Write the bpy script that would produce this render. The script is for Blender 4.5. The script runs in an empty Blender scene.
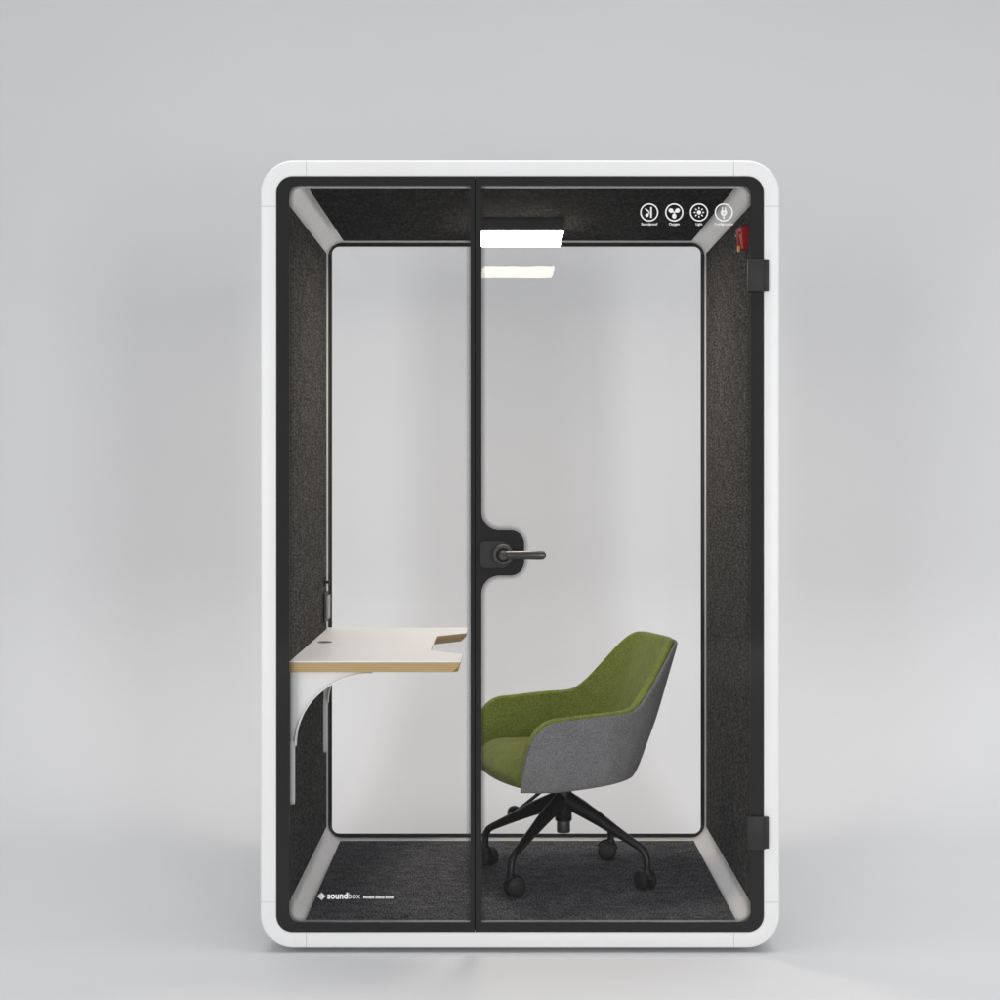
import bpy, bmesh, math, random
from mathutils import Vector, Matrix
from mathutils.geometry import tessellate_polygon

random.seed(4)
sc = bpy.context.scene
COL = sc.collection
U = 0.0029            # metres per photo pixel on the plane of the front glass
D0 = 4.9              # camera to front glass
VX, VY = 500.0, 477.0 # vanishing point in the photo
H = (953 - VY) * U    # eye height


def X(px): return (px - VX) * U
def Z(py): return H - (py - VY) * U


# ------------------------------------------------------------------ materials
def nt(name):
    m = bpy.data.materials.new(name)
    m.use_nodes = True
    n = m.node_tree
    return m, n, n.nodes['Principled BSDF']


def lk(n, a, b): n.links.new(a, b)


def noise(n, scale, detail=4, rough=0.6, vec=None):
    t = n.nodes.new('ShaderNodeTexNoise')
    t.inputs['Scale'].default_value = scale
    t.inputs['Detail'].default_value = detail
    t.inputs['Roughness'].default_value = rough
    if vec is not None: lk(n, vec, t.inputs['Vector'])
    return t


def ramp(n, fac, stops):
    r = n.nodes.new('ShaderNodeValToRGB')
    e = r.color_ramp.elements
    while len(e) < len(stops): e.new(0.5)
    for i, (p, c) in enumerate(stops):
        e[i].position = p
        e[i].color = (*c, 1)
    lk(n, fac, r.inputs['Fac'])
    return r


def coord(n, scale=None):
    c = n.nodes.new('ShaderNodeTexCoord')
    if scale is None: return c.outputs['Object']
    mp = n.nodes.new('ShaderNodeMapping')
    mp.inputs['Scale'].default_value = scale
    lk(n, c.outputs['Object'], mp.inputs['Vector'])
    return mp.outputs['Vector']


def bump(n, b, height, strength, dist=0.002):
    k = n.nodes.new('ShaderNodeBump')
    k.inputs['Strength'].default_value = strength
    k.inputs['Distance'].default_value = dist
    lk(n, height, k.inputs['Height'])
    lk(n, k.outputs['Normal'], b.inputs['Normal'])


def simple(name, c, rough, var=0.06, scale=9.0, metal=0.0, bs=0.0, spec=0.5, bscale=900):
    m, n, b = nt(name)
    v = coord(n)
    t = noise(n, scale, 5, 0.6, v)
    lo = tuple(x * (1 - var) for x in c)
    hi = tuple(min(1, x * (1 + var)) for x in c)
    r = ramp(n, t.outputs['Fac'], [(0.3, lo), (0.7, hi)])
    lk(n, r.outputs['Color'], b.inputs['Base Color'])
    b.inputs['Roughness'].default_value = rough
    b.inputs['Metallic'].default_value = metal
    b.inputs['Specular IOR Level'].default_value = spec
    if bs:
        t2 = noise(n, bscale, 2, 0.5, v)
        bump(n, b, t2.outputs['Fac'], bs, 0.0006)
    return m


def felt(name, lo, mid, hi, scale, stretch=(1, 1, 1), bs=0.6):
    m, n, b = nt(name)
    v = coord(n, stretch)
    t = noise(n, scale, 3, 0.75, v)
    t2 = noise(n, scale * 0.09, 4, 0.6, coord(n))
    a = n.nodes.new('ShaderNodeMath'); a.operation = 'MULTIPLY_ADD'
    a.inputs[1].default_value = 0.22
    lk(n, t2.outputs['Fac'], a.inputs[0])
    s = n.nodes.new('ShaderNodeMath'); s.operation = 'MULTIPLY'
    s.inputs[1].default_value = 0.78
    lk(n, t.outputs['Fac'], s.inputs[0])
    lk(n, s.outputs[0], a.inputs[2])
    r = ramp(n, a.outputs[0], [(0.40, lo), (0.5, mid), (0.61, hi)])
    lk(n, r.outputs['Color'], b.inputs['Base Color'])
    b.inputs['Roughness'].default_value = 0.95
    b.inputs['Specular IOR Level'].default_value = 0.05
    bump(n, b, t.outputs['Fac'], bs, 0.003)
    return m


def fabric(name, lo, mid, hi):
    """woven wool: two crossed stretched noises, with slubs"""
    m, n, b = nt(name)
    v1 = coord(n, (210, 210, 900)); v2 = coord(n, (950, 950, 190))
    v3 = coord(n)
    a = noise(n, 1.0, 2, 0.6, v1); c = noise(n, 1.0, 2, 0.6, v2); d = noise(n, 26, 3, 0.6, v3)
    s = n.nodes.new('ShaderNodeMath'); s.operation = 'ADD'
    lk(n, a.outputs['Fac'], s.inputs[0]); lk(n, c.outputs['Fac'], s.inputs[1])
    s2 = n.nodes.new('ShaderNodeMath'); s2.operation = 'MULTIPLY_ADD'
    s2.inputs[1].default_value = 0.2
    lk(n, d.outputs['Fac'], s2.inputs[0]); lk(n, s.outputs[0], s2.inputs[2])
    dv = n.nodes.new('ShaderNodeMath'); dv.operation = 'DIVIDE'; dv.inputs[1].default_value = 2.2
    lk(n, s2.outputs[0], dv.inputs[0])
    r = ramp(n, dv.outputs[0], [(0.41, lo), (0.5, mid), (0.59, hi)])
    lk(n, r.outputs['Color'], b.inputs['Base Color'])
    b.inputs['Roughness'].default_value = 0.9
    b.inputs['Specular IOR Level'].default_value = 0.15
    b.inputs['Sheen Weight'].default_value = 0.12
    bump(n, b, s.outputs[0], 0.45, 0.0012)
    return m


def glass_mat(name, f0):
    m = bpy.data.materials.new(name)
    m.use_nodes = True
    n = m.node_tree
    n.nodes.remove(n.nodes['Principled BSDF'])
    out = n.nodes['Material Output']
    lw = n.nodes.new('ShaderNodeLayerWeight'); lw.inputs['Blend'].default_value = 0.5
    p = n.nodes.new('ShaderNodeMath'); p.operation = 'POWER'; p.inputs[1].default_value = 5
    lk(n, lw.outputs['Facing'], p.inputs[0])
    a = n.nodes.new('ShaderNodeMath'); a.operation = 'MULTIPLY_ADD'
    a.inputs[1].default_value = 1 - f0; a.inputs[2].default_value = f0
    lk(n, p.outputs[0], a.inputs[0])
    tr = n.nodes.new('ShaderNodeBsdfTransparent')
    tr.inputs['Color'].default_value = (0.998, 0.998, 0.998, 1)
    gl = n.nodes.new('ShaderNodeBsdfGlossy'); gl.inputs['Roughness'].default_value = 0.0
    mx = n.nodes.new('ShaderNodeMixShader')
    lk(n, a.outputs[0], mx.inputs['Fac'])
    lk(n, tr.outputs[0], mx.inputs[1]); lk(n, gl.outputs[0], mx.inputs[2])
    lk(n, mx.outputs[0], out.inputs['Surface'])
    return m


def emit_mat(name, c, s):
    m, n, b = nt(name)
    b.inputs['Base Color'].default_value = (0.8, 0.8, 0.8, 1)
    b.inputs['Emission Color'].default_value = (*c, 1)
    b.inputs['Emission Strength'].default_value = s
    return m


M = {}
M['backdrop'] = simple('studio paper', (0.640, 0.642, 0.652), 0.62, 0.012, 1.3, spec=0.25)
M['white'] = simple('white powder coat', (0.77, 0.77, 0.77), 0.35, 0.012, 6, bs=0.05)
M['silver'] = simple('silver aluminium', (0.78, 0.78, 0.78), 0.34, 0.05, 14, metal=0.2)
M['frit'] = simple('black ceramic print', (0.018, 0.018, 0.0185), 0.07, 0.05, 20, spec=0.25)
M['black_metal'] = simple('black powder coat', (0.006, 0.006, 0.0065), 0.35, 0.1, 30, bs=0.15, spec=0.35)
M['hinge'] = simple('charcoal metal', (0.034, 0.034, 0.035), 0.45, 0.06, 40, bs=0.1, spec=0.12)
M['lever'] = simple('satin graphite metal', (0.05, 0.048, 0.045), 0.3, 0.1, 40, metal=0.5)
M['rubber'] = simple('black nylon', (0.009, 0.009, 0.0095), 0.5, 0.1, 60, bs=0.2, spec=0.3)
M['felt'] = felt('charcoal felt', (0.015, 0.0148, 0.0145), (0.041, 0.040, 0.039), (0.098, 0.096, 0.093), 215, (1, 0.11, 0.8))
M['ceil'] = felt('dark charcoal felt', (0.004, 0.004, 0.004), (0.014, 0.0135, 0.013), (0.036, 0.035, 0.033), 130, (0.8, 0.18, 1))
M['carpet'] = felt('speckled carpet', (0.028, 0.0283, 0.032), (0.076, 0.077, 0.086), (0.18, 0.182, 0.20), 230, (1, 0.22, 1), bs=0.6)
M['glass'] = glass_mat('clear glass', 0.008)
M['rear_glass'] = glass_mat('clear rear glass', 0.0088)
M['print'] = simple('white print', (0.82, 0.82, 0.82), 0.5, 0.02)
M['diffuser'] = emit_mat('lit diffuser', (1.0, 0.885, 0.755), 46.0)
M['laminate'] = simple('white laminate', (0.86, 0.875, 0.885), 0.38, 0.012, 5)
M['green'] = fabric('green wool', (0.072, 0.095, 0.012), (0.155, 0.190, 0.032), (0.25, 0.29, 0.066))
M['grey'] = fabric('grey wool', (0.085, 0.085, 0.088), (0.155, 0.155, 0.158), (0.24, 0.24, 0.245))
M['chrome'] = simple('dull steel', (0.10, 0.10, 0.10), 0.35, 0.08, 30, metal=0.7)
M['red'] = simple('red plastic', (0.30, 0.003, 0.006), 0.3, 0.08, 30, spec=0.25)
M['yellow'] = simple('yellow plastic', (0.55, 0.25, 0.02), 0.45, 0.08, 30)
M['socket'] = simple('grey plastic', (0.27, 0.27, 0.27), 0.45, 0.04, 30)

# plywood: fine layers along the thickness, grain along the edge
m, n, b = nt('birch plywood')
v = coord(n)
sp = n.nodes.new('ShaderNodeSeparateXYZ'); lk(n, v, sp.inputs[0])
wv = n.nodes.new('ShaderNodeTexWave'); wv.wave_type = 'BANDS'; wv.bands_direction = 'Z'
wv.inputs['Scale'].default_value = 48; wv.inputs['Distortion'].default_value = 0.6
wv.inputs['Detail'].default_value = 2; wv.inputs['Detail Scale'].default_value = 2
lk(n, v, wv.inputs['Vector'])
g = noise(n, 1.0, 4, 0.6, coord(n, (14, 14, 420)))
mx = n.nodes.new('ShaderNodeMath'); mx.operation = 'MULTIPLY_ADD'; mx.inputs[1].default_value = 0.45
lk(n, wv.outputs['Fac'], mx.inputs[0])
hf = n.nodes.new('ShaderNodeMath'); hf.operation = 'MULTIPLY'; hf.inputs[1].default_value = 0.55
lk(n, g.outputs['Fac'], hf.inputs[0]); lk(n, hf.outputs[0], mx.inputs[2])
r = ramp(n, mx.outputs[0], [(0.2, (0.33, 0.20, 0.075)), (0.75, (0.52, 0.37, 0.17))])
lk(n, r.outputs['Color'], b.inputs['Base Color']); b.inputs['Roughness'].default_value = 0.55
M['ply'] = m


# -------------------------------------------------------------------- helpers
def link(name, bm, mat, parent=None, smooth=None, loc=None):
    me = bpy.data.meshes.new(name)
    bmesh.ops.recalc_face_normals(bm, faces=bm.faces)
    if smooth is not None:
        for f in bm.faces: f.smooth = True
        for e in bm.edges:
            if len(e.link_faces) == 2:
                e.smooth = e.calc_face_angle(0) < math.radians(smooth)
    bm.to_mesh(me); bm.free()
    o = bpy.data.objects.new(name, me)
    COL.objects.link(o)
    me.materials.append(mat)
    if parent is not None:
        o.parent = parent
        # meshes are written in world coordinates; undo the ancestors' offsets
        q, off = parent, Vector()
        while q is not None:
            off += q.location; q = q.parent
        o.location = -off
    return o


def thing(name, label, cat, loc=(0, 0, 0), group=None):
    o = bpy.data.objects.new(name, None)
    COL.objects.link(o)
    o.location = loc
    o.empty_display_size = 0.1
    o['label'] = label; o['category'] = cat
    if group: o['group'] = group
    return o


def box(bm, x0, x1, y0, y1, z0, z1, bev=0.0, seg=2):
    r = bmesh.ops.create_cube(bm, size=1)
    vs = r['verts']
    for v in vs:
        v.co = Vector(((x0 + x1) / 2 + v.co.x * (x1 - x0), (y0 + y1) / 2 + v.co.y * (y1 - y0), (z0 + z1) / 2 + v.co.z * (z1 - z0)))
    if bev:
        es = list({e for v in vs for e in v.link_edges})
        bmesh.ops.bevel(bm, geom=es, offset=bev, segments=seg, affect='EDGES', profile=0.5)


def rrect(x0, x1, z0, z1, r, seg=12):
    """closed loop of (x, z, nx, nz), anticlockwise; r = radius or radii (tl, tr, br, bl)"""
    if not isinstance(r, (tuple, list)): r = (r,) * 4
    tl, tr, br, bl = r
    out = []
    for cx, cz, a0, rr in ((x1 - tr, z1 - tr, 0, tr), (x0 + tl, z1 - tl, 90, tl), (x0 + bl, z0 + bl, 180, bl), (x1 - br, z0 + br, 270, br)):
        for i in range(seg + 1):
            a = math.radians(a0 + 90 * i / seg)
            out.append((cx + rr * math.cos(a), cz + rr * math.sin(a), math.cos(a), math.sin(a)))
    return out


def sweep(bm, path, prof, closed_path=True, cap=False):
    """path of (x, z, nx, nz); closed profile of (n, y)"""
    rows = []
    for x, z, nx, nz in path:
        rows.append([bm.verts.new((x + nx * n_, y, z + nz * n_)) for n_, y in prof])
    k = len(prof)
    for i in range(len(rows) if closed_path else len(rows) - 1):
        A, B = rows[i], rows[(i + 1) % len(rows)]
        for j in range(k):
            bm.faces.new((A[j], A[(j + 1) % k], B[(j + 1) % k], B[j]))
    if cap:
        bm.faces.new(rows[0]); bm.faces.new(rows[-1])


def plate(bm, outer, holes, y0, y1):
    """flat plate in the XZ plane with holes, between y0 and y1"""
    loops = [[Vector((p[0], 0, p[1])) for p in outer]] + [[Vector((p[0], 0, p[1])) for p in h] for h in holes]
    tris = tessellate_polygon([[Vector((v.x, v.z, 0)) for v in l] for l in loops])
    flat = [v for l in loops for v in l]
    A = [bm.verts.new((v.x, y0, v.z)) for v in flat]
    B = [bm.verts.new((v.x, y1, v.z)) for v in flat]
    for t in tris:
        try:
            bm.faces.new([A[i] for i in t]); bm.faces.new([B[i] for i in reversed(t)])
        except ValueError: pass
    s = 0
    for l in loops:
        k = len(l)
        for i in range(k):
            a, b_ = s + i, s + (i + 1) % k
            bm.faces.new((A[a], A[b_], B[b_], B[a]))
        s += k


def tube(bm, pts, rad, seg=14, caps=True, up=Vector((0, 0, 1))):
    """round or elliptical tube along pts; rad = list of r or (r_side, r_up)"""
    rows = []
    P = [Vector(p) for p in pts]
    for i, p in enumerate(P):
        t = (P[min(i + 1, len(P) - 1)] - P[max(i - 1, 0)]).normalized()
        ref = up if abs(t.dot(up)) < 0.97 else Vector((1, 0, 0))
        side = t.cross(ref).normalized()
        if i and side.dot(last) < 0: side = -side
        if abs(t.dot(up)) >= 0.97 and i: side = (last - t * last.dot(t)).normalized()
        last = side
        u2 = side.cross(t).normalized()
        rs, ru = rad[i] if isinstance(rad[i], tuple) else (rad[i], rad[i])
        rows.append([bm.verts.new(p + side * rs * math.cos(2 * math.pi * k / seg) + u2 * ru * math.sin(2 * math.pi * k / seg)) for k in range(seg)])
    for A, B in zip(rows, rows[1:]):
        for k in range(seg):
            bm.faces.new((A[k], A[(k + 1) % seg], B[(k + 1) % seg], B[k]))
    if caps:
        bm.faces.new(rows[0]); bm.faces.new(list(reversed(rows[-1])))


def lathe(bm, c, axis, prof, seg=28):
    """prof of (distance along axis, radius) around axis through c"""
    ax = Vector(axis).normalized()
    s = ax.orthogonal().normalized(); t = ax.cross(s)
    rows = []
    for d, r in prof:
        o = Vector(c) + ax * d
        rows.append([bm.verts.new(o + (s * math.cos(2 * math.pi * k / seg) + t * math.sin(2 * math.pi * k / seg)) * max(r, 1e-5)) for k in range(seg)])
    for A, B in zip(rows, rows[1:]):
        for k in range(seg):
            bm.faces.new((A[k], A[(k + 1) % seg], B[(k + 1) % seg], B[k]))
    bm.faces.new(rows[0]); bm.faces.new(list(reversed(rows[-1])))


def arc(cx, cz, r, a0, a1, seg=10):
    return [(cx + r * math.cos(math.radians(a0 + (a1 - a0) * i / seg)), cz + r * math.sin(math.radians(a0 + (a1 - a0) * i / seg))) for i in range(seg + 1)]


def text_mesh(name, body, size, x, y, z, mat, parent, align='LEFT', offset=0.0, xs=1.0, spacing=1.0):
    cu = bpy.data.curves.new(name, 'FONT')
    cu.body = body; cu.size = size; cu.align_x = align; cu.offset = offset
    cu.space_character = spacing
    cu.extrude = 0.0004; cu.resolution_u = 6
    tmp = bpy.data.objects.new(name, cu); COL.objects.link(tmp)
    bpy.context.view_layer.update()
    me = bpy.data.meshes.new_from_object(tmp.evaluated_get(bpy.context.evaluated_depsgraph_get()))
    bpy.data.objects.remove(tmp)
    me.transform(Matrix.Translation((x, y, z)) @ Matrix.Rotation(math.pi / 2, 4, 'X') @ Matrix.Diagonal((xs, 1, 1, 1)))
    bm = bmesh.new(); bm.from_mesh(me)
    bpy.data.meshes.remove(me)
    return link(name, bm, mat, parent)


# -------------------------------------------------------------------- setting
bm = bmesh.new()
prof = [(-9.0, 0.0), (-4.0, 0.0), (0.5, 0.0)]
R_C, Y_W = 1.0, 2.42
for i in range(0, 17):
    a = math.radians(90 * i / 16)
    prof.append((Y_W - R_C + R_C * math.sin(a), R_C - R_C * math.cos(a)))
prof += [(Y_W, 2.5), (Y_W, 7.0)]
rows = [[bm.verts.new((xx, y, z)) for xx in (-9, -3, 0, 3, 9)] for y, z in prof]
for A, B in zip(rows, rows[1:]):
    for j in range(4): bm.faces.new((A[j], A[j + 1], B[j + 1], B[j]))
bd = link('floor', bm, M['backdrop'], smooth=60)
bd['kind'] = 'structure'

# ---------------------------------------------------------------- phone booth
OX0, OX1, OZ0, OZ1 = X(276.3), X(763.8), Z(932.2), Z(176.2)     # opening that holds the front glass
IX0, IX1, IZ0, IZ1 = X(287.5), X(753.0), Z(923.0), Z(187.5)     # inside of the silver lining
BAND = 16 * U
DEPTH = 1.20
booth = thing('phone_booth', 'white rounded office phone booth with black bordered glass front standing on the grey studio floor', 'phone booth', (X(520), 0.0, 0.0))

# front frame: four corner pieces and four straight rails with hairline seams
path = rrect(OX0, OX1, OZ0, OZ1, 17 * U, 14)
bv = 0.006
fp = []
for cx, cy, a0 in ((BAND - bv, 0.075 - 0.001, 90), (bv * 0.4, 0.075 - 0.001, 0), (bv * 0.4, bv * 0.4, 0), (BAND - bv, bv, 0)):
    pass
def frame_profile():
    p = [(0.0, 0.074), (0.0, 0.003)]
    p += [(0.003 - 0.003 * math.cos(math.radians(a)), 0.003 - 0.003 * math.sin(math.radians(a))) for a in (22, 45, 67, 90)]
    p += [(BAND * 0.5, -0.0008)]
    p += [(BAND - bv + bv * math.sin(math.radians(a)), bv - bv * math.cos(math.radians(a))) for a in (0, 18, 36, 54, 72, 90)]
    p += [(BAND, 0.074)]
    return p
FP = frame_profile()
S = 14
EXT = 13 * U
GAP = 0.0004
corners = [path[i * (S + 1):(i + 1) * (S + 1)] for i in range(4)]
for i in range(4):
    c = corners[i]
    a, z = c[0], c[-1]
    # tangents leave the arc at both ends
    ta = (a[3], -a[2]); tz = (-z[3], z[2])
    pts = [(a[0] + ta[0] * (EXT - GAP), a[1] + ta[1] * (EXT - GAP), a[2], a[3])] + c + [(z[0] + tz[0] * (EXT - GAP), z[1] + tz[1] * (EXT - GAP), z[2], z[3])]
    bm = bmesh.new(); sweep(bm, pts, FP, False, True)
    link('frame_corner', bm, M['white'], booth, smooth=40)
    nx_ = corners[(i + 1) % 4][0]
    bm = bmesh.new()
    sweep(bm, [(z[0] + tz[0] * (EXT + GAP), z[1] + tz[1] * (EXT + GAP), z[2], z[3]), (nx_[0] - tz[0] * (EXT + GAP), nx_[1] - tz[1] * (EXT + GAP), z[2], z[3])], FP, False, True)
    link('frame_rail', bm, M['white'], booth, smooth=40)

# body behind the front frame
lin = rrect(IX0, IX1, IZ0, IZ1, 17 * U, 14)
bm = bmesh.new()
tin = 0.004
ow = BAND + 11.2 * U - 0.003
p = [(tin, 0.014), (tin + 0.02, 0.013), (11.2 * U - 0.001, 0.013), (11.2 * U - 0.001, 0.076), (ow, 0.076), (ow, DEPTH - 0.01), (ow - 0.01, DEPTH), (tin, DEPTH)]
sweep(bm, lin, p); link('shell', bm, M['white'], booth, smooth=40)
bm = bmesh.new()
sweep(bm, lin, [(0, 0.013), (tin - 0.0005, 0.013), (tin - 0.0005, 1.162), (0, 1.162)])
link('lining', bm, M['silver'], booth, smooth=40)

# felt panels and carpet (a few mm proud of the lining)
FY0, FY1 = 0.027, 1.09
bm = bmesh.new(); box(bm, IX0 - 0.002, IX0 + 0.0015, FY0, FY1, Z(905), Z(203.5), 0.0012); link('wall_panel', bm, M['felt'], booth)
bm = bmesh.new(); box(bm, IX1 - 0.003, IX1 + 0.002, FY0, FY1, Z(905), Z(203.5), 0.0012); link('wall_panel', bm, M['felt'], booth)
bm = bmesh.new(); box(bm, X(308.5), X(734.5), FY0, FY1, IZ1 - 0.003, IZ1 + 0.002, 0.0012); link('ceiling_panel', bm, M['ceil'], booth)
bm = bmesh.new(); box(bm, X(304.5), X(737), FY0 + 0.008, FY1, IZ0 - 0.002, IZ0 + 0.004, 0.0015); link('carpet', bm, M['carpet'], booth)
CARPET = IZ0 + 0.004

# levelling feet
for fx in (X(320), X(720)):
    for fy in (0.16, DEPTH - 0.16):
        bm = bmesh.new(); lathe(bm, (fx, fy, 0.0), (0, 0, 1), [(0, 0.03), (0.006, 0.03), (0.007, 0.012), (OZ0 - BAND + 0.004, 0.012)])
        link('foot', bm, M['rubber'], booth, smooth=40)

# ------------------------------------------------------------------ glazing
GY0, GY1 = 0.0, 0.010
B0, B1 = -0.0016, -0.0004
RO = 15.5 * U
SEAM = X(475.0)


def resample(loop, step):
    pts = [Vector((p[0], p[1])) for p in loop]
    out = []
    acc = 0.0
    for i in range(len(pts)):
        a, b_ = pts[i], pts[(i + 1) % len(pts)]
        L = (b_ - a).length
        if L < 1e-7: continue
        t = (b_ - a) / L
        d = -acc
        while True:
            d += step
            if d > L: break
            out.append((a + t * d, Vector((-t.y, t.x))))
        acc = (acc + L) % step
    return out


def dots(bm, loop, y, sgn=1):
    """printed dot fringe fading inwards from the band edge"""
    for off, r, ph in ((0.0022, 0.0014, 0), (0.0050, 0.0011, 1), (0.0078, 0.0009, 0), (0.0106, 0.0007, 1)):
        for i, (p, nn) in enumerate(resample(loop, 0.0015)):
            if i % 2 != ph: continue
            c = p + nn * off * sgn
            vs = [bm.verts.new((c.x + r * math.cos(k * math.pi / 3), y, c.y + r * math.sin(k * math.pi / 3))) for k in range(6)]
            bm.faces.new(vs)


def glazing(name, out_loop, in_loop, mat):
    bm = bmesh.new(); plate(bm, out_loop, [], GY0, GY1)
    g_ = link(name, bm, mat, booth)
    bm = bmesh.new(); plate(bm, out_loop, [in_loop], B0, B1)
    dots(bm, in_loop, -0.0006)
    link('border', bm, M['frit'], g_)
    return g_


zb, zt = Z(921.8), Z(185.8)
fo = [(p[0], p[1]) for p in rrect(OX0 + 0.001, SEAM - 0.0012, OZ0 + 0.001, OZ1 - 0.001, (RO, 0.001, 0.001, RO), 12)]
fi = [(p[0], p[1]) for p in rrect(X(289.6), X(470.2), zb, zt, (9.5 * U, 0.0015, 0.0015, 9.5 * U), 12)]
window = glazing('front_window', fo, fi, M['glass'])

do = [(p[0], p[1]) for p in rrect(SEAM + 0.0012, OX1 - 0.001, OZ0 + 0.001, OZ1 - 0.001, (0.001, RO, RO, 0.001), 12)]
# inner loop of the door's band with the lock bulge on its left side
xl = X(481.7); rr = 17.6 * U; rc = 14 * U
zt1, zb1, xr = Z(529.8), Z(575.8), X(524.4)
di = [(p[0], p[1]) for p in rrect(X(481.7), X(750.2), zb, zt, (0.0015, 9.5 * U, 9.5 * U, 0.0015), 12)]
k13 = 13
di = di[:2 * k13]                         # top right arc and top left arc, now going down the left side
bul = []
bul += arc(xl + rr, zt1 + rr, rr, 180, 270)
bul += arc(xr - rc, zt1 - rc, rc, 90, 0)
bul += arc(xr - rc, zb1 + rc, rc, 0, -90)
bul += arc(xl + rr, zb1 - rr, rr, 90, 180)
di = di + bul + [(p[0], p[1]) for p in rrect(X(481.7), X(750.2), zb, zt, (0.0015, 9.5 * U, 9.5 * U, 0.0015), 12)][2 * k13:]
door = glazing('glass_door', do, di, M['glass'])

# black seal behind the joint between fixed pane and door
bm = bmesh.new(); box(bm, SEAM - 0.004, SEAM + 0.004, 0.0105, 0.013, OZ0 + 0.004, OZ1 - 0.004); link('door_seal', bm, M['rubber'], booth)

# rear glass
ry = 1.165
ro = [(p[0], p[1]) for p in rrect(IX0 - 0.003, IX1 + 0.003, IZ0 - 0.003, IZ1 + 0.003, 17 * U, 12)]
bw = 0.0135
ri = [(p[0], p[1]) for p in rrect(IX0 + bw, IX1 - bw, IZ0 + bw, IZ1 - bw, 9 * U, 12)]
bm = bmesh.new(); plate(bm, ro, [], ry, ry + 0.010)
rear = link('rear_window', bm, M['rear_glass'], booth)
bm = bmesh.new(); plate(bm, ro, [ri], ry - 0.0016, ry - 0.0004); link('border', bm, M['frit'], rear)

# lock plate, lever, hinges on the door
bm = bmesh.new()
lx0, lx1, lz0, lz1 = X(480.4), X(514.2), Z(567.6), Z(541.0)
rP = (lz1 - lz0) / 2
outl = arc(lx1 - rP, (lz0 + lz1) / 2, rP, -90, 90, 16) + arc(lx0 + 5 * U, lz1 - 5 * U, 5 * U, 90, 180, 6) + arc(lx0 + 5 * U, lz0 + 5 * U, 5 * U, 180, 270, 6)
plate(bm, outl, [], -0.019, B0 - 0.0003)
es = [e for e in bm.edges if all(abs(v.co.y + 0.019) < 1e-5 for v in e.verts) and len(e.link_faces) == 2 and e.calc_face_angle(0) > 1]
bmesh.ops.bevel(bm, geom=es, offset=0.004, segments=3, affect='EDGES')
link('lock_plate', bm, M['hinge'], door, smooth=35)
hx, hz = X(503), Z(554.3)
bm = bmesh.new()
lathe(bm, (hx, -0.0185, hz), (0, -1, 0), [(0, 0.031), (0.010, 0.031), (0.013, 0.028), (0.0135, 0.020), (0.012, 0.018), (0.030, 0.0135), (0.045, 0.0135), (0.060, 0.0135), (0.064, 0.010)], 32)
lev = [(hx - 0.004, -0.066, hz + 0.0015), (hx + 0.012, -0.068, hz + 0.0015), (hx + 0.05, -0.070, hz + 0.0015), (hx + 0.105, -0.070, hz + 0.0015), (hx + 0.117, -0.068, hz + 0.0010), (hx + 0.1205, -0.066, hz)]
tube(bm, lev, [(0.010, 0.0095), (0.011, 0.0115), (0.010, 0.0115), (0.0095, 0.0125), (0.009, 0.011), (0.005, 0.006)], 20)
link('lever_handle', bm, M['lever'], door, smooth=40)
for y0, y1 in ((259.5, 292.0), (816.0, 848.5)):
    bm = bmesh.new()
    box(bm, X(746.8), X(763.2), -0.017, B0 - 0.0003, Z(y1), Z(y0), 0.0015)
    box(bm, X(763.6), X(768.2), -0.0125, -0.0015, Z(y1 - 0.6), Z(y0 + 0.4), 0.0012)
    tube(bm, [(X(763.4), -0.010, Z(y1 - 0.3)), (X(763.4), -0.010, Z(y0 + 0.3))], [0.0045, 0.0045], 12)
    link('hinge', bm, M['hinge'], door, smooth=35)

# four printed symbols on the door glass
PY = -0.0008


def disc(bm, x, z, r, y=PY, seg=20, sx=1.0, rot=0.0):
    vs = []
    for k in range(seg):
        a = 2 * math.pi * k / seg
        u, w = r * sx * math.cos(a), r * math.sin(a)
        vs.append((x + u * math.cos(rot) - w * math.sin(rot), z + u * math.sin(rot) + w * math.cos(rot)))
    plate(bm, vs, [], y, y + 0.0004)


def bar(bm, x0, z0, x1, z1, w, y=PY):
    d = Vector((x1 - x0, z1 - z0)).normalized(); nn = Vector((-d.y, d.x)) * w / 2
    a, b_ = Vector((x0, z0)), Vector((x1, z1))
    plate(bm, [tuple(a + nn), tuple(a - nn), tuple(b_ - nn), tuple(b_ + nn)], [], y, y + 0.0004)


def ring(bm, x, z, r, w):
    plate(bm, [(x + r * math.cos(2 * math.pi * k / 40), z + r * math.sin(2 * math.pi * k / 40)) for k in range(40)],
          [[(x + (r - w) * math.cos(-2 * math.pi * k / 40), z + (r - w) * math.sin(-2 * math.pi * k / 40)) for k in range(40)]], PY, PY + 0.0004)


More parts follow.
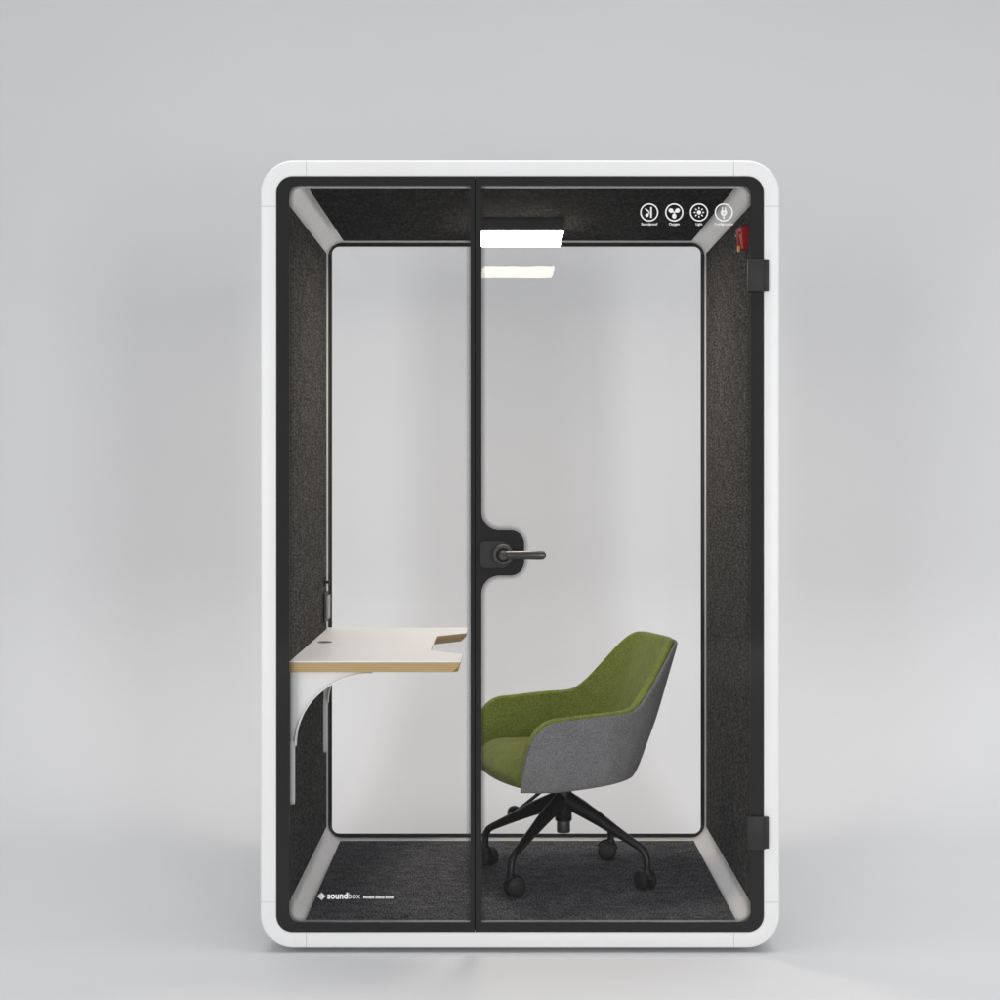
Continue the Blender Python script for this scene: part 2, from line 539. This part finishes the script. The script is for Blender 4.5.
ICZ = Z(212.4); RI = 9.1 * U
icons = [('sound_icon', 649.2, 'Soundproof'), ('fan_icon', 674.2, 'Oxygen'), ('lamp_icon', 699.0, 'Light'), ('plug_icon', 723.8, 'Configuration')]
for nm, cx, cap in icons:
    x, z = X(cx), ICZ
    bm = bmesh.new(); ring(bm, x, z, RI, 1.25 * U)
    if nm == 'sound_icon':
        bar(bm, x + 1.9 * U, z - 5.4 * U, x + 1.9 * U, z + 5.4 * U, 1.6 * U)
        bar(bm, x - 4.0 * U, z + 4.0 * U, x + 0.8 * U, z - 0.2 * U, 1.2 * U)
        bar(bm, x - 1.8 * U, z - 2.6 * U, x + 0.8 * U, z + 0.6 * U, 1.2 * U)
        disc(bm, x - 2.2 * U, z - 2.9 * U, 1.7 * U, PY - 0.0005)
    elif nm == 'fan_icon':
        for a in (90 + 180, 30, 150):
            t = math.radians(a)
            disc(bm, x + 3.7 * U * math.cos(t), z + 3.7 * U * math.sin(t), 2.2 * U, PY, 18, 1.15, t)
            bar(bm, x, z, x + 2.4 * U * math.cos(t), z + 2.4 * U * math.sin(t), 1.3 * U, PY - 0.0005)
    elif nm == 'lamp_icon':
        disc(bm, x, z, 2.1 * U)
        for k in range(8):
            t = k * math.pi / 4
            bar(bm, x + 3.4 * U * math.cos(t), z + 3.4 * U * math.sin(t), x + 5.2 * U * math.cos(t), z + 5.2 * U * math.sin(t), 1.1 * U)
    else:
        plate(bm, arc(x, z - 0.6 * U, 2.9 * U, 180, 360, 14) + [(x + 2.9 * U, z + 1.9 * U), (x - 2.9 * U, z + 1.9 * U)], [[(x + 0.9 * U * math.cos(-k * math.pi / 5), z - 0.5 * U + 0.9 * U * math.sin(-k * math.pi / 5)) for k in range(10)]], PY, PY + 0.0004)
        for s in (-1, 1): bar(bm, x + s * 1.5 * U, z + 1.9 * U, x + s * 1.5 * U, z + 5.2 * U, 1.1 * U)
        bar(bm, x, z - 3.4 * U, x, z - 6.6 * U, 1.3 * U)
    link(nm, bm, M['print'], door)
    text_mesh('caption', cap, 0.0098, x, PY, Z(225.2), M['print'], door, 'CENTER', 0.0002)

# lettering low on the fixed glass: bar emblem, bold + light word, small line
bm = bmesh.new()
ex, ez = X(321.6), Z(896.2)
for i, h_ in enumerate((1.4, 3.6, 5.6, 7.6, 5.6, 3.6, 1.4)):
    px = ex + (i - 3) * 1.12 * U
    bar(bm, px, ez - h_ / 2 * U, px, ez + h_ / 2 * U, 0.72 * U)
link('emblem', bm, M['print'], window)
wz = Z(898.6)
text_mesh('lettering', 'sound', 0.0262, X(327.2), PY, wz, M['print'], window, 'LEFT', 0.0007, 0.94, 1.0)
text_mesh('lettering', 'box', 0.0262, X(347.8), PY, wz, M['print'], window, 'LEFT', -0.0003, 0.90, 1.0)
text_mesh('lettering', 'Movable Silence Booth', 0.0118, X(363.4), PY, Z(898.4), M['print'], window, 'LEFT', 0.0003, 0.80, 1.0)

# --------------------------------------------------------------- ceiling lamp
lxa, lxb = X(500 + (477.5 - 500) * 1.111), X(500 + (563.6 - 500) * 1.111)
lya, lyb = 0.545, 0.885
lz = H + 272 * U
lamp = thing('ceiling_lamp', 'lit rectangular ceiling lamp glowing warm white on the dark felt ceiling inside the booth', 'ceiling lamp', ((lxa + lxb) / 2, (lya + lyb) / 2, IZ1 - 0.003))
bm = bmesh.new(); box(bm, lxa + 0.001, lxb - 0.001, lya + 0.001, lyb - 0.001, lz + 0.004, IZ1 - 0.0032, 0.002); link('housing', bm, M['black_metal'], lamp)
bm = bmesh.new(); box(bm, lxa, lxb, lya, lyb, lz - 0.001, lz + 0.0035, 0.0018, 3); link('diffuser', bm, M['diffuser'], lamp)

# ------------------------------------------------------------------------ desk
DZ = H - 185.7 * U
desk = thing('desk', 'white wall-hung desk with plywood edge and notched right end on the dark left wall', 'desk', (IX0 + 0.003, 0.58, DZ - 0.03))
TH = 0.031
yb_ = 1.152
def dpt(px, py):
    d = 185.7 / (py - VY)
    return Vector(((px - VX) * d * U, (d - 1) * D0))
xw = IX0 + 0.002
xr_ = -39.6 * U
xn = -74.4 * U
poly = [(xw, 0.032), (xr_ - 0.004, 0.032), (xr_, 0.036), (xr_ - 0.001, 0.232)]
# rounded outer tips and notch corners
def fillet(p0, p1, p2, r, k=5):
    a, b_, c = Vector(p0), Vector(p1), Vector(p2)
    u, w = (a - b_).normalized(), (c - b_).normalized()
    ang = u.angle(w)
    t = min(r / math.tan(ang / 2), 0.45 * (a - b_).length, 0.45 * (c - b_).length)
    s, e = b_ + u * t, b_ + w * t
    return [tuple((1 - q) ** 2 * s + 2 * q * (1 - q) * b_ + q * q * e) for q in [i / k for i in range(k + 1)]]
raw = [(xw, 0.032), (xr_, 0.032), (xr_, 0.245), (xn, 0.345), (xn, 0.825), (xr_, 0.945), (xr_, yb_), (xw, yb_)]
rad_ = [0, 0.004, 0.016, 0.03, 0.03, 0.016, 0.006, 0]
poly = []; right = []
for i, p in enumerate(raw):
    q = [p] if rad_[i] == 0 else fillet(raw[i - 1], p, raw[(i + 1) % len(raw)], rad_[i])
    poly += q; right += [1 <= i <= 6] * len(q)


def inset(poly, right, d):
    """move the free right-hand edge inwards, keep front, back and wall edges"""
    out = []
    k = len(poly)
    for i, p in enumerate(poly):
        if not right[i]: out.append(p); continue
        a, c = Vector(poly[i - 1]), Vector(poly[(i + 1) % k]); b_ = Vector(p)
        nn = Vector((0, 0))
        t1 = (b_ - a); t2 = (c - b_)
        ns = []
        for t, (q0, q1) in ((t1, (a, b_)), (t2, (b_, c))):
            if t.length < 1e-6: continue
            onf = (abs(q0.y - 0.032) < 1e-4 and abs(q1.y - 0.032) < 1e-4) or (abs(q0.y - yb_) < 1e-4 and abs(q1.y - yb_) < 1e-4)
            if not onf: ns.append(Vector((-t.y, t.x)).normalized())
        for v_ in ns: nn += v_
        nn = nn.normalized() if nn.length > 0 else Vector((-1, 0))
        q = b_ + nn * d
        if abs(b_.y - 0.032) < 1e-4: q = Vector((b_.x - d, b_.y))
        if abs(b_.y - yb_) < 1e-4: q = Vector((b_.x - d, b_.y))
        out.append((q.x, min(max(q.y, 0.032), yb_)))
    return out


def stack(bm, levels):
    rows = []
    for pl, z in levels: rows.append([bm.verts.new((x, y, z)) for x, y in pl])
    k = len(rows[0])
    for A, B in zip(rows, rows[1:]):
        for i in range(k): bm.faces.new((A[i], A[(i + 1) % k], B[(i + 1) % k], B[i]))
    for R, pl in ((rows[0], levels[0][0]), (rows[-1], levels[-1][0])):
        for t in tessellate_polygon([[Vector((x, y, 0)) for x, y in pl]]):
            bm.faces.new([R[i] for i in t])


bm = bmesh.new(); stack(bm, [(poly, DZ), (poly, DZ - 0.0026)])
top = link('tabletop', bm, M['laminate'], desk)
bm = bmesh.new()
stack(bm, [(poly, DZ - 0.0028), (inset(poly, right, 0.001), DZ - 0.010), (inset(poly, right, 0.0075), DZ - 0.020), (inset(poly, right, 0.021), DZ - TH)])
link('plywood_edge', bm, M['ply'], desk)
gx, gy = -196.5 * U, 0.60
bm = bmesh.new()
lathe(bm, (gx, gy, DZ + 0.0002), (0, 0, 1), [(0, 0.024), (0.0016, 0.024), (0.0026, 0.0215), (0.0026, 0.0205), (0.0010, 0.020)], 28)
link('cable_grommet', bm, M['socket'], top, smooth=35)
bm = bmesh.new(); box(bm, gx - 0.017, gx + 0.017, gy - 0.006, gy + 0.006, DZ + 0.0013, DZ + 0.0022, 0.0004); link('grommet_slot', bm, M['rubber'], top)

# curved brackets with an edge flange and a long wall strip
def bracket(yc, fw):
    bm = bmesh.new()
    zt_ = DZ - TH - 0.0005
    x0 = IX0 + 0.002
    ht, wd = 0.218, 0.238
    t = 0.013
    curve = []
    for i in range(19):
        a = math.radians(90 * i / 18)
        curve.append((x0 + wd - (wd - t) * math.sin(a) ** 1.0, zt_ - ht + (ht - 0.003) * (1 - (1 - math.cos(a)) )))
    curve = [(x0 + t + (wd - t) * (1 - math.sin(math.radians(90 * i / 20))) ** 1.0, zt_ - 0.003 - (ht - 0.003) * (1 - math.cos(math.radians(90 * i / 20)))) for i in range(21)]
    web = [(x0, zt_), (x0, zt_ - ht)] + list(reversed(curve)) + [(x0 + wd, zt_)]
    plate(bm, web, [], yc, yc + 0.004)
    # flange following the curve
    prev = None
    A = []
    for i, (x, z) in enumerate(curve):
        a_ = Vector(curve[max(i - 1, 0)]); b_ = Vector(curve[min(i + 1, 20)])
        tt = (b_ - a_).normalized(); nn = Vector((tt.y, -tt.x))
        if nn.dot(Vector((1, -1))) < 0: nn = -nn
        A.append([bm.verts.new((x, yc - fw, z)), bm.verts.new((x + nn.x * 0.0035, yc - fw, z + nn.y * 0.0035)), bm.verts.new((x + nn.x * 0.0035, yc + fw + 0.004, z + nn.y * 0.0035)), bm.verts.new((x, yc + fw + 0.004, z))])
    for P, Q in zip(A, A[1:]):
        for j in range(4): bm.faces.new((P[j], P[(j + 1) % 4], Q[(j + 1) % 4], Q[j]))
    bm.faces.new(A[0]); bm.faces.new(A[-1])
    # wall strip with a rounded foot
    zl = H - 331 * U
    st = [(yc - fw * 1.0, zt_ - 0.003), (yc + fw + 0.004, zt_ - 0.003)]
    cy = yc + 0.002; rw = fw + 0.002
    pts = [(cy + rw * math.cos(math.radians(a)), zl + rw + rw * math.sin(math.radians(a))) for a in range(0, -181, -15)]
    loop = [(cy + rw, zt_ - ht * 0.93)] + pts + [(cy - rw, zt_ - ht * 0.93)]
    F = [bm.verts.new((x0, y, z)) for y, z in loop]; G = [bm.verts.new((x0 + 0.0115, y, z)) for y, z in loop]
    bm.faces.new(F); bm.faces.new(list(reversed(G)))
    for i in range(len(F)): bm.faces.new((F[i], F[(i + 1) % len(F)], G[(i + 1) % len(F)], G[i]))
    link('bracket', bm, M['white'], desk, smooth=30)
bracket(0.055, 0.012)
bracket(0.985, 0.012)

# ---------------------------------------------------------------- power socket
sock = thing('power_socket', 'small grey power socket on the left wall just above the desk', 'power socket', (IX0 + 0.003, 1.03, H - 157 * U))
bm = bmesh.new(); box(bm, IX0 + 0.0035, IX0 + 0.009, 0.965, 1.085, H - 175 * U, H - 139 * U, 0.002); link('back_box', bm, M['rubber'], sock)
bm = bmesh.new(); box(bm, IX0 + 0.0092, IX0 + 0.016, 1.0, 1.085, H - 172 * U, H - 143 * U, 0.002); link('face_plate', bm, M['socket'], sock)
hook = thing('wall_hook', 'tiny black hook on the dark left wall above the power socket', 'hook', (IX0 + 0.003, 1.03, H - 127 * U))
bm = bmesh.new()
lathe(bm, (IX0 + 0.0033, 1.01, H - 127 * U), (1, 0, 0), [(0, 0.012), (0.003, 0.012), (0.004, 0.005), (0.012, 0.005), (0.013, 0.009), (0.016, 0.009)], 16)
link('peg', bm, M['rubber'], hook, smooth=40)

# ------------------------------------------------------------ emergency hammer
hm = thing('emergency_hammer', 'red emergency hammer in a holder on the dark right wall beside the upper door hinge', 'hammer', (IX1 - 0.003, 0.10, H + 236 * U))
hx1 = IX1 - 0.0035
bm = bmesh.new()
z1, z0 = H + 255 * U, H + 232 * U
lv = []
for z, ya, yb, xx in ((z0, 0.075, 0.125, 0.016), (z0 + 0.012, 0.072, 0.130, 0.019), (z0 + 0.045, 0.06, 0.145, 0.025), (z1 - 0.008, 0.055, 0.150, 0.027), (z1, 0.062, 0.142, 0.022)):
    lv.append(([(hx1, ya), (hx1, yb), (hx1 - xx * 0.8, yb), (hx1 - xx, yb - 0.012), (hx1 - xx, ya + 0.012), (hx1 - xx * 0.8, ya)], z))
stack(bm, lv)
holder = link('holder', bm, M['red'], hm, smooth=35)
bm = bmesh.new()
tube(bm, [(hx1 - 0.025, 0.075, z1 - 0.020), (hx1 - 0.025, 0.135, z1 - 0.020)], [0.0055, 0.0055], 12)
tube(bm, [(hx1 - 0.026, 0.105, z1 - 0.020), (hx1 - 0.020, 0.105, z0 - 0.004)], [0.005, 0.004], 12)
link('hammer_handle', bm, M['red'], hm, smooth=40)
bm = bmesh.new(); box(bm, hx1 - 0.026, hx1 - 0.018, 0.10, 0.118, z0 - 0.006, z0 + 0.012, 0.002); link('safety_tab', bm, M['yellow'], hm)

# ----------------------------------------------------------------------- chair
CX, CY = 70.5 * U, 188 * U * 1.0
CY = 0.545
ANG = math.radians(17)
Fv = Vector((-math.cos(ANG), -math.sin(ANG), 0)); Lv = Vector((math.sin(ANG), -math.cos(ANG), 0))
chair = thing('swivel_chair', 'green and grey upholstered swivel chair with black four-star base on the carpet', 'chair', (CX, CY, CARPET))
C0 = Vector((CX, CY, CARPET))


def cw(f, l, h): return C0 + Fv * f + Lv * l + Vector((0, 0, h))


HB = 0.325        # lower edge of the bucket
def smooth01(t):
    t = min(1, max(0, t)); return t * t * (3 - 2 * t)


FRONT = 0.232; SIDE = 0.262; BACKL = 0.10; RCOR = 0.16; BACK = 0.168
sideL = FRONT - (-(BACK - RCOR)); arcL = RCOR * math.pi / 2; backL = 2 * (SIDE - RCOR)


def plan(q):
    """q in metres of arc length from the front of the +L arm; returns f, l, phi (0 at back, 90 at side)"""
    tot = 2 * sideL + 2 * arcL + backL
    sg = 1
    if q > tot / 2: q = tot - q; sg = -1
    if q <= sideL: f, l, ph = FRONT - q, SIDE, 90.0
    elif q <= sideL + arcL:
        a = (q - sideL) / arcL * 90
        f = -(BACK - RCOR) - RCOR * math.sin(math.radians(a)); l = (SIDE - RCOR) + RCOR * math.cos(math.radians(a)); ph = 90 - a
    else:
        f, l, ph = -BACK, (SIDE - RCOR) - (q - sideL - arcL), 0.0
    return f, l * sg, ph, sg


TOT = 2 * sideL + 2 * arcL + backL
ARM, TOPH = 0.552, 0.767


def rim(q):
    f, l, ph, sg = plan(q)
    h = ARM
    if f > 0.10:
        t = min(1.0, (f - 0.10) / (FRONT - 0.10))
        h = HB + 0.012 + (ARM - HB - 0.012) * (1 - t ** 2.6) ** (1 / 2.4)
    else:
        h = ARM + 0.012 * min(1, (0.10 - f) / 0.15)
    if f < 0.05:
        # distance travelled past the straight arm
        s = (min(q, TOT - q) - (sideL + 0.062))
        h += (TOPH - ARM - 0.012) * smooth01(s / 0.132) 
    if ph < 30: h += 0.004 * (1 - ph / 30)
    return h


def low(q):
    f = plan(q)[0]
    return HB + 0.022 * smooth01((0.12 - f) / 0.3) + 0.006 * smooth01((f - 0.15) / 0.08)


def shell_pt(q, h, off):
    f, l, ph, sg = plan(q)
    a = math.radians(ph)
    nf, nl = -math.cos(a), math.sin(a) * sg
    e = h - HB
    back = (0.405 * e - 0.05 * max(0, e - 0.2)) * math.cos(a) ** 0.8 if ph < 90 else 0
    out = (0.16 * e - 0.20 * e * e) * math.sin(a) if ph > 0 else 0
    # bottom tucks in slightly
    tuck = -0.012 * max(0, 1 - e / 0.06) ** 2
    taper = 1 - 0.10 * max(0, e - 0.22) / 0.25
    return cw(f - back + nf * (off + tuck), (l + sg * out) * taper + nl * (off + tuck), h)


def shell_grid(bm, off, lower, upper, nq=64, nh=14):
    qs = []
    for i in range(nq + 1):
        t = i / nq
        # denser at both front ends
        qs.append(TOT * (t - 0.045 * math.sin(2 * math.pi * t) * 1.6))
    rows = []
    for q in qs:
        q = min(max(q, 0.0004), TOT - 0.0004)
        r = rim(q) + upper
        rows.append([bm.verts.new(shell_pt(q, low(q) + lower + (r - low(q) - lower) * j / nh, off)) for j in range(nh + 1)])
    for A, B in zip(rows, rows[1:]):
        for j in range(nh): bm.faces.new((A[j], A[j + 1], B[j + 1], B[j]))


def shell_obj(name, off, lower, upper, th, mat, levels):
    bm = bmesh.new(); shell_grid(bm, off, lower, upper)
    o = link(name, bm, mat, chair, smooth=180)
    s = o.modifiers.new('thickness', 'SOLIDIFY'); s.thickness = th; s.offset = 0
    u = o.modifiers.new('rounding', 'SUBSURF'); u.levels = levels; u.render_levels = levels
    return o


shell_obj('outer_shell', 0.012, 0.0, -0.004, 0.012, M['grey'], 1)
shell_obj('padding', -0.008, 0.022, 0.004, 0.026, M['green'], 2)

# seat cushion: rounded pad between the arms, front edge bowed and rolled down
bm = bmesh.new()
NU, NV = 20, 16
def seat_pt(u, w, topside):
    l = (2 * u - 1) * (0.243 - 0.10 * max(0, 1 - w / 0.5) ** 1.6)
    f = -0.17 + w * 0.445 - (0.030 * (2 * u - 1) ** 2) * w
    crown = 0.018 * (1 - (2 * u - 1) ** 2)
    if topside:
        h = 0.412 + crown + 0.012 * w - 0.075 * max(0, (w - 0.72) / 0.28) ** 2.4
    else:
        f -= 0.02 * (2 * u - 1) ** 2 * w
        h = 0.352 - 0.038 * smooth01((w - 0.45) / 0.4) + 0.016 * max(0, (w - 0.7) / 0.3) ** 1.5
        f -= 0.035 * max(0, (w - 0.6) / 0.4)
    return cw(f, l, h)
T = [[bm.verts.new(seat_pt(i / NU, j / NV, True)) for j in range(NV + 1)] for i in range(NU + 1)]
Bt = [[bm.verts.new(seat_pt(i / NU, j / NV, False)) for j in range(NV + 1)] for i in range(NU + 1)]
for i in range(NU):
    for j in range(NV):
        bm.faces.new((T[i][j], T[i + 1][j], T[i + 1][j + 1], T[i][j + 1]))
        bm.faces.new((Bt[i][j], Bt[i][j + 1], Bt[i + 1][j + 1], Bt[i + 1][j]))
for i in range(NU):
    bm.faces.new((T[i][NV], T[i + 1][NV], Bt[i + 1][NV], Bt[i][NV]))
    bm.faces.new((T[i][0], Bt[i][0], Bt[i + 1][0], T[i + 1][0]))
for j in range(NV):
    bm.faces.new((T[0][j], T[0][j + 1], Bt[0][j + 1], Bt[0][j]))
    bm.faces.new((T[NU][j], Bt[NU][j], Bt[NU][j + 1], T[NU][j + 1]))
seat = link('seat', bm, M['green'], chair, smooth=180)
u_ = seat.modifiers.new('rounding', 'SUBSURF'); u_.levels = 1; u_.render_levels = 2
# under-shell pan
bm = bmesh.new()
pan = []
for z, k in ((0.312, 0.50), (0.318, 0.62), (0.345, 0.64)):
    pan.append(([( *(cw(f * k, l * k, 0).xy),) for f, l in [plan(TOT * i / 40)[:2] for i in range(41)]], CARPET + z))
stack(bm, pan)
link('seat_pan', bm, M['black_metal'], chair, smooth=40)

# column and gas lift
bm = bmesh.new()
lathe(bm, tuple(C0), (0, 0, 1), [(0.183, 0.026), (0.185, 0.0275), (0.27, 0.0275), (0.30, 0.0275), (0.318, 0.0275)], 28)
link('hub', bm, M['black_metal'], chair, smooth=40)
bm = bmesh.new()
lathe(bm, tuple(C0), (0, 0, 1), [(0.145, 0.020), (0.148, 0.0215), (0.184, 0.0215)], 28)
link('gas_lift', bm, M['chrome'], chair, smooth=40)

RB = 105 * U
for a in (56.4, -33.4, -124.2, 146.2):
    t = math.radians(a)
    d = Vector((math.cos(t), math.sin(t), 0))
    bm = bmesh.new()
    pr = [(0.015, 0.250, 0.021, 0.029), (0.06, 0.232, 0.020, 0.026), (0.12, 0.207, 0.0185, 0.0225), (0.19, 0.173, 0.015, 0.0165), (0.25, 0.144, 0.0125, 0.013), (0.277, 0.131, 0.0115, 0.012)]
    pts = [C0 + d * r_ + Vector((0, 0, z_)) for r_, z_, _, _ in pr]
    rr_ = [(a_, b_) for _, _, a_, b_ in pr]
    # bend down into the stem
    bx, bz = 0.268, 0.142
    for k, (r_, z_) in enumerate(((0.291, 0.122), (0.300, 0.109), (RB, 0.094), (RB + 0.001, 0.075), (RB + 0.001, 0.052))):
        pts.append(C0 + d * r_ + Vector((0, 0, z_))); rr_.append((0.0115, 0.0115))
    tube(bm, pts, rr_, 16)
    leg = link('leg', bm, M['black_metal'], chair, smooth=50)
    # twin-wheel caster
    cpos = C0 + d * (RB + 0.001)
    rot = t + {56.4: 0.5, -33.4: 1.1, -124.2: 0.9, 146.2: 1.3}[a]
    ax = Vector((math.cos(rot), math.sin(rot), 0)); fw = Vector((-ax.y, ax.x, 0))
    bm = bmesh.new()
    wc = cpos + fw * 0.012
    for s in (-1, 1):
        lathe(bm, tuple(wc + Vector((0, 0, 0.0315)) + ax * s * 0.006), tuple(ax * s), [(0, 0.027), (0.002, 0.0305), (0.008, 0.0312), (0.017, 0.0305), (0.0215, 0.026), (0.023, 0.015)], 26)
    link('wheel', bm, M['rubber'], leg, smooth=40)
    bm = bmesh.new()
    tube(bm, [cpos + Vector((0, 0, 0.050)), cpos + Vector((0, 0, 0.066))], [0.015, 0.014], 16)
    for s in range(1):
        hood = [wc + Vector((0, 0, 0.0315)) + fw * (0.0335 * math.cos(math.radians(q))) + Vector((0, 0, 0.0335 * math.sin(math.radians(q)))) for q in range(20, 171, 15)]
        tube(bm, hood, [(0.0055, 0.003)] * len(hood), 8)
    link('caster_fork', bm, M['rubber'], leg, smooth=40)
# tilt lever with a round knob
bm = bmesh.new()
kp = Vector((X(514.4 + 0) * 1.16, 0.16 * D0, H - (813.0 - VY) * 1.16 * U))
tube(bm, [C0 + Vector((-0.02, 0.02, 0.30)), C0 + Vector((-0.06, 0.075, 0.27)), kp], [0.006, 0.006, 0.006], 10)
lathe(bm, tuple(kp + Vector((0, 0, -0.023))), (0, 0, 1), [(0, 0.008), (0.003, 0.0165), (0.010, 0.0225), (0.023, 0.0245), (0.035, 0.0225), (0.043, 0.0155), (0.047, 0.006)], 20)
link('tilt_lever', bm, M['rubber'], chair, smooth=60)

# ----------------------------------------------------------------- camera
cam = bpy.data.cameras.new('camera')
co = bpy.data.objects.new('camera', cam); COL.objects.link(co)
co.location = (0, -D0, H); co.rotation_euler = (math.pi / 2, 0, 0)
cam.sensor_width = 36; cam.lens = D0 / U * 36 / 1000
cam.shift_y = -(500 - VY) / 1000
cam.clip_end = 100
sc.camera = co


# ----------------------------------------------------------------- lights
def area(name, loc, target, size, size_y, power, color=(1, 1, 1), spread=180):
    l = bpy.data.lights.new(name, 'AREA'); l.shape = 'RECTANGLE'
    l.size = size; l.size_y = size_y; l.energy = power; l.color = color
    l.spread = math.radians(spread)
    o = bpy.data.objects.new(name, l); COL.objects.link(o)
    o.location = loc
    o.rotation_euler = (Vector(target) - Vector(loc)).to_track_quat('-Z', 'Y').to_euler()
    return o


w = bpy.data.worlds.new('World'); sc.world = w; w.use_nodes = True
bgn = w.node_tree.nodes['Background']
bgn.inputs['Color'].default_value = (0.975, 0.985, 1.0, 1)
bgn.inputs['Strength'].default_value = 0.50
area('right_softbox', (3.35, -9.0, 1.3), (0.1, 1.6, 0.6), 1.5, 3.6, 255)
area('left_softbox', (-3.35, -9.0, 1.3), (-0.1, 1.6, 0.6), 1.5, 3.6, 225)
area('top_softbox', (0.8, 0.1, 5.2), (0.8, 0.3, 0), 7.0, 2.4, 72, spread=100)

sc.view_settings.view_transform = 'Standard'
sc.view_settings.look = 'None'
sc.view_settings.exposure = 0
sc.view_settings.gamma = 1
sc.cycles.use_denoising = True
sc.cycles.transparent_max_bounces = 24
sc.cycles.max_bounces = 12
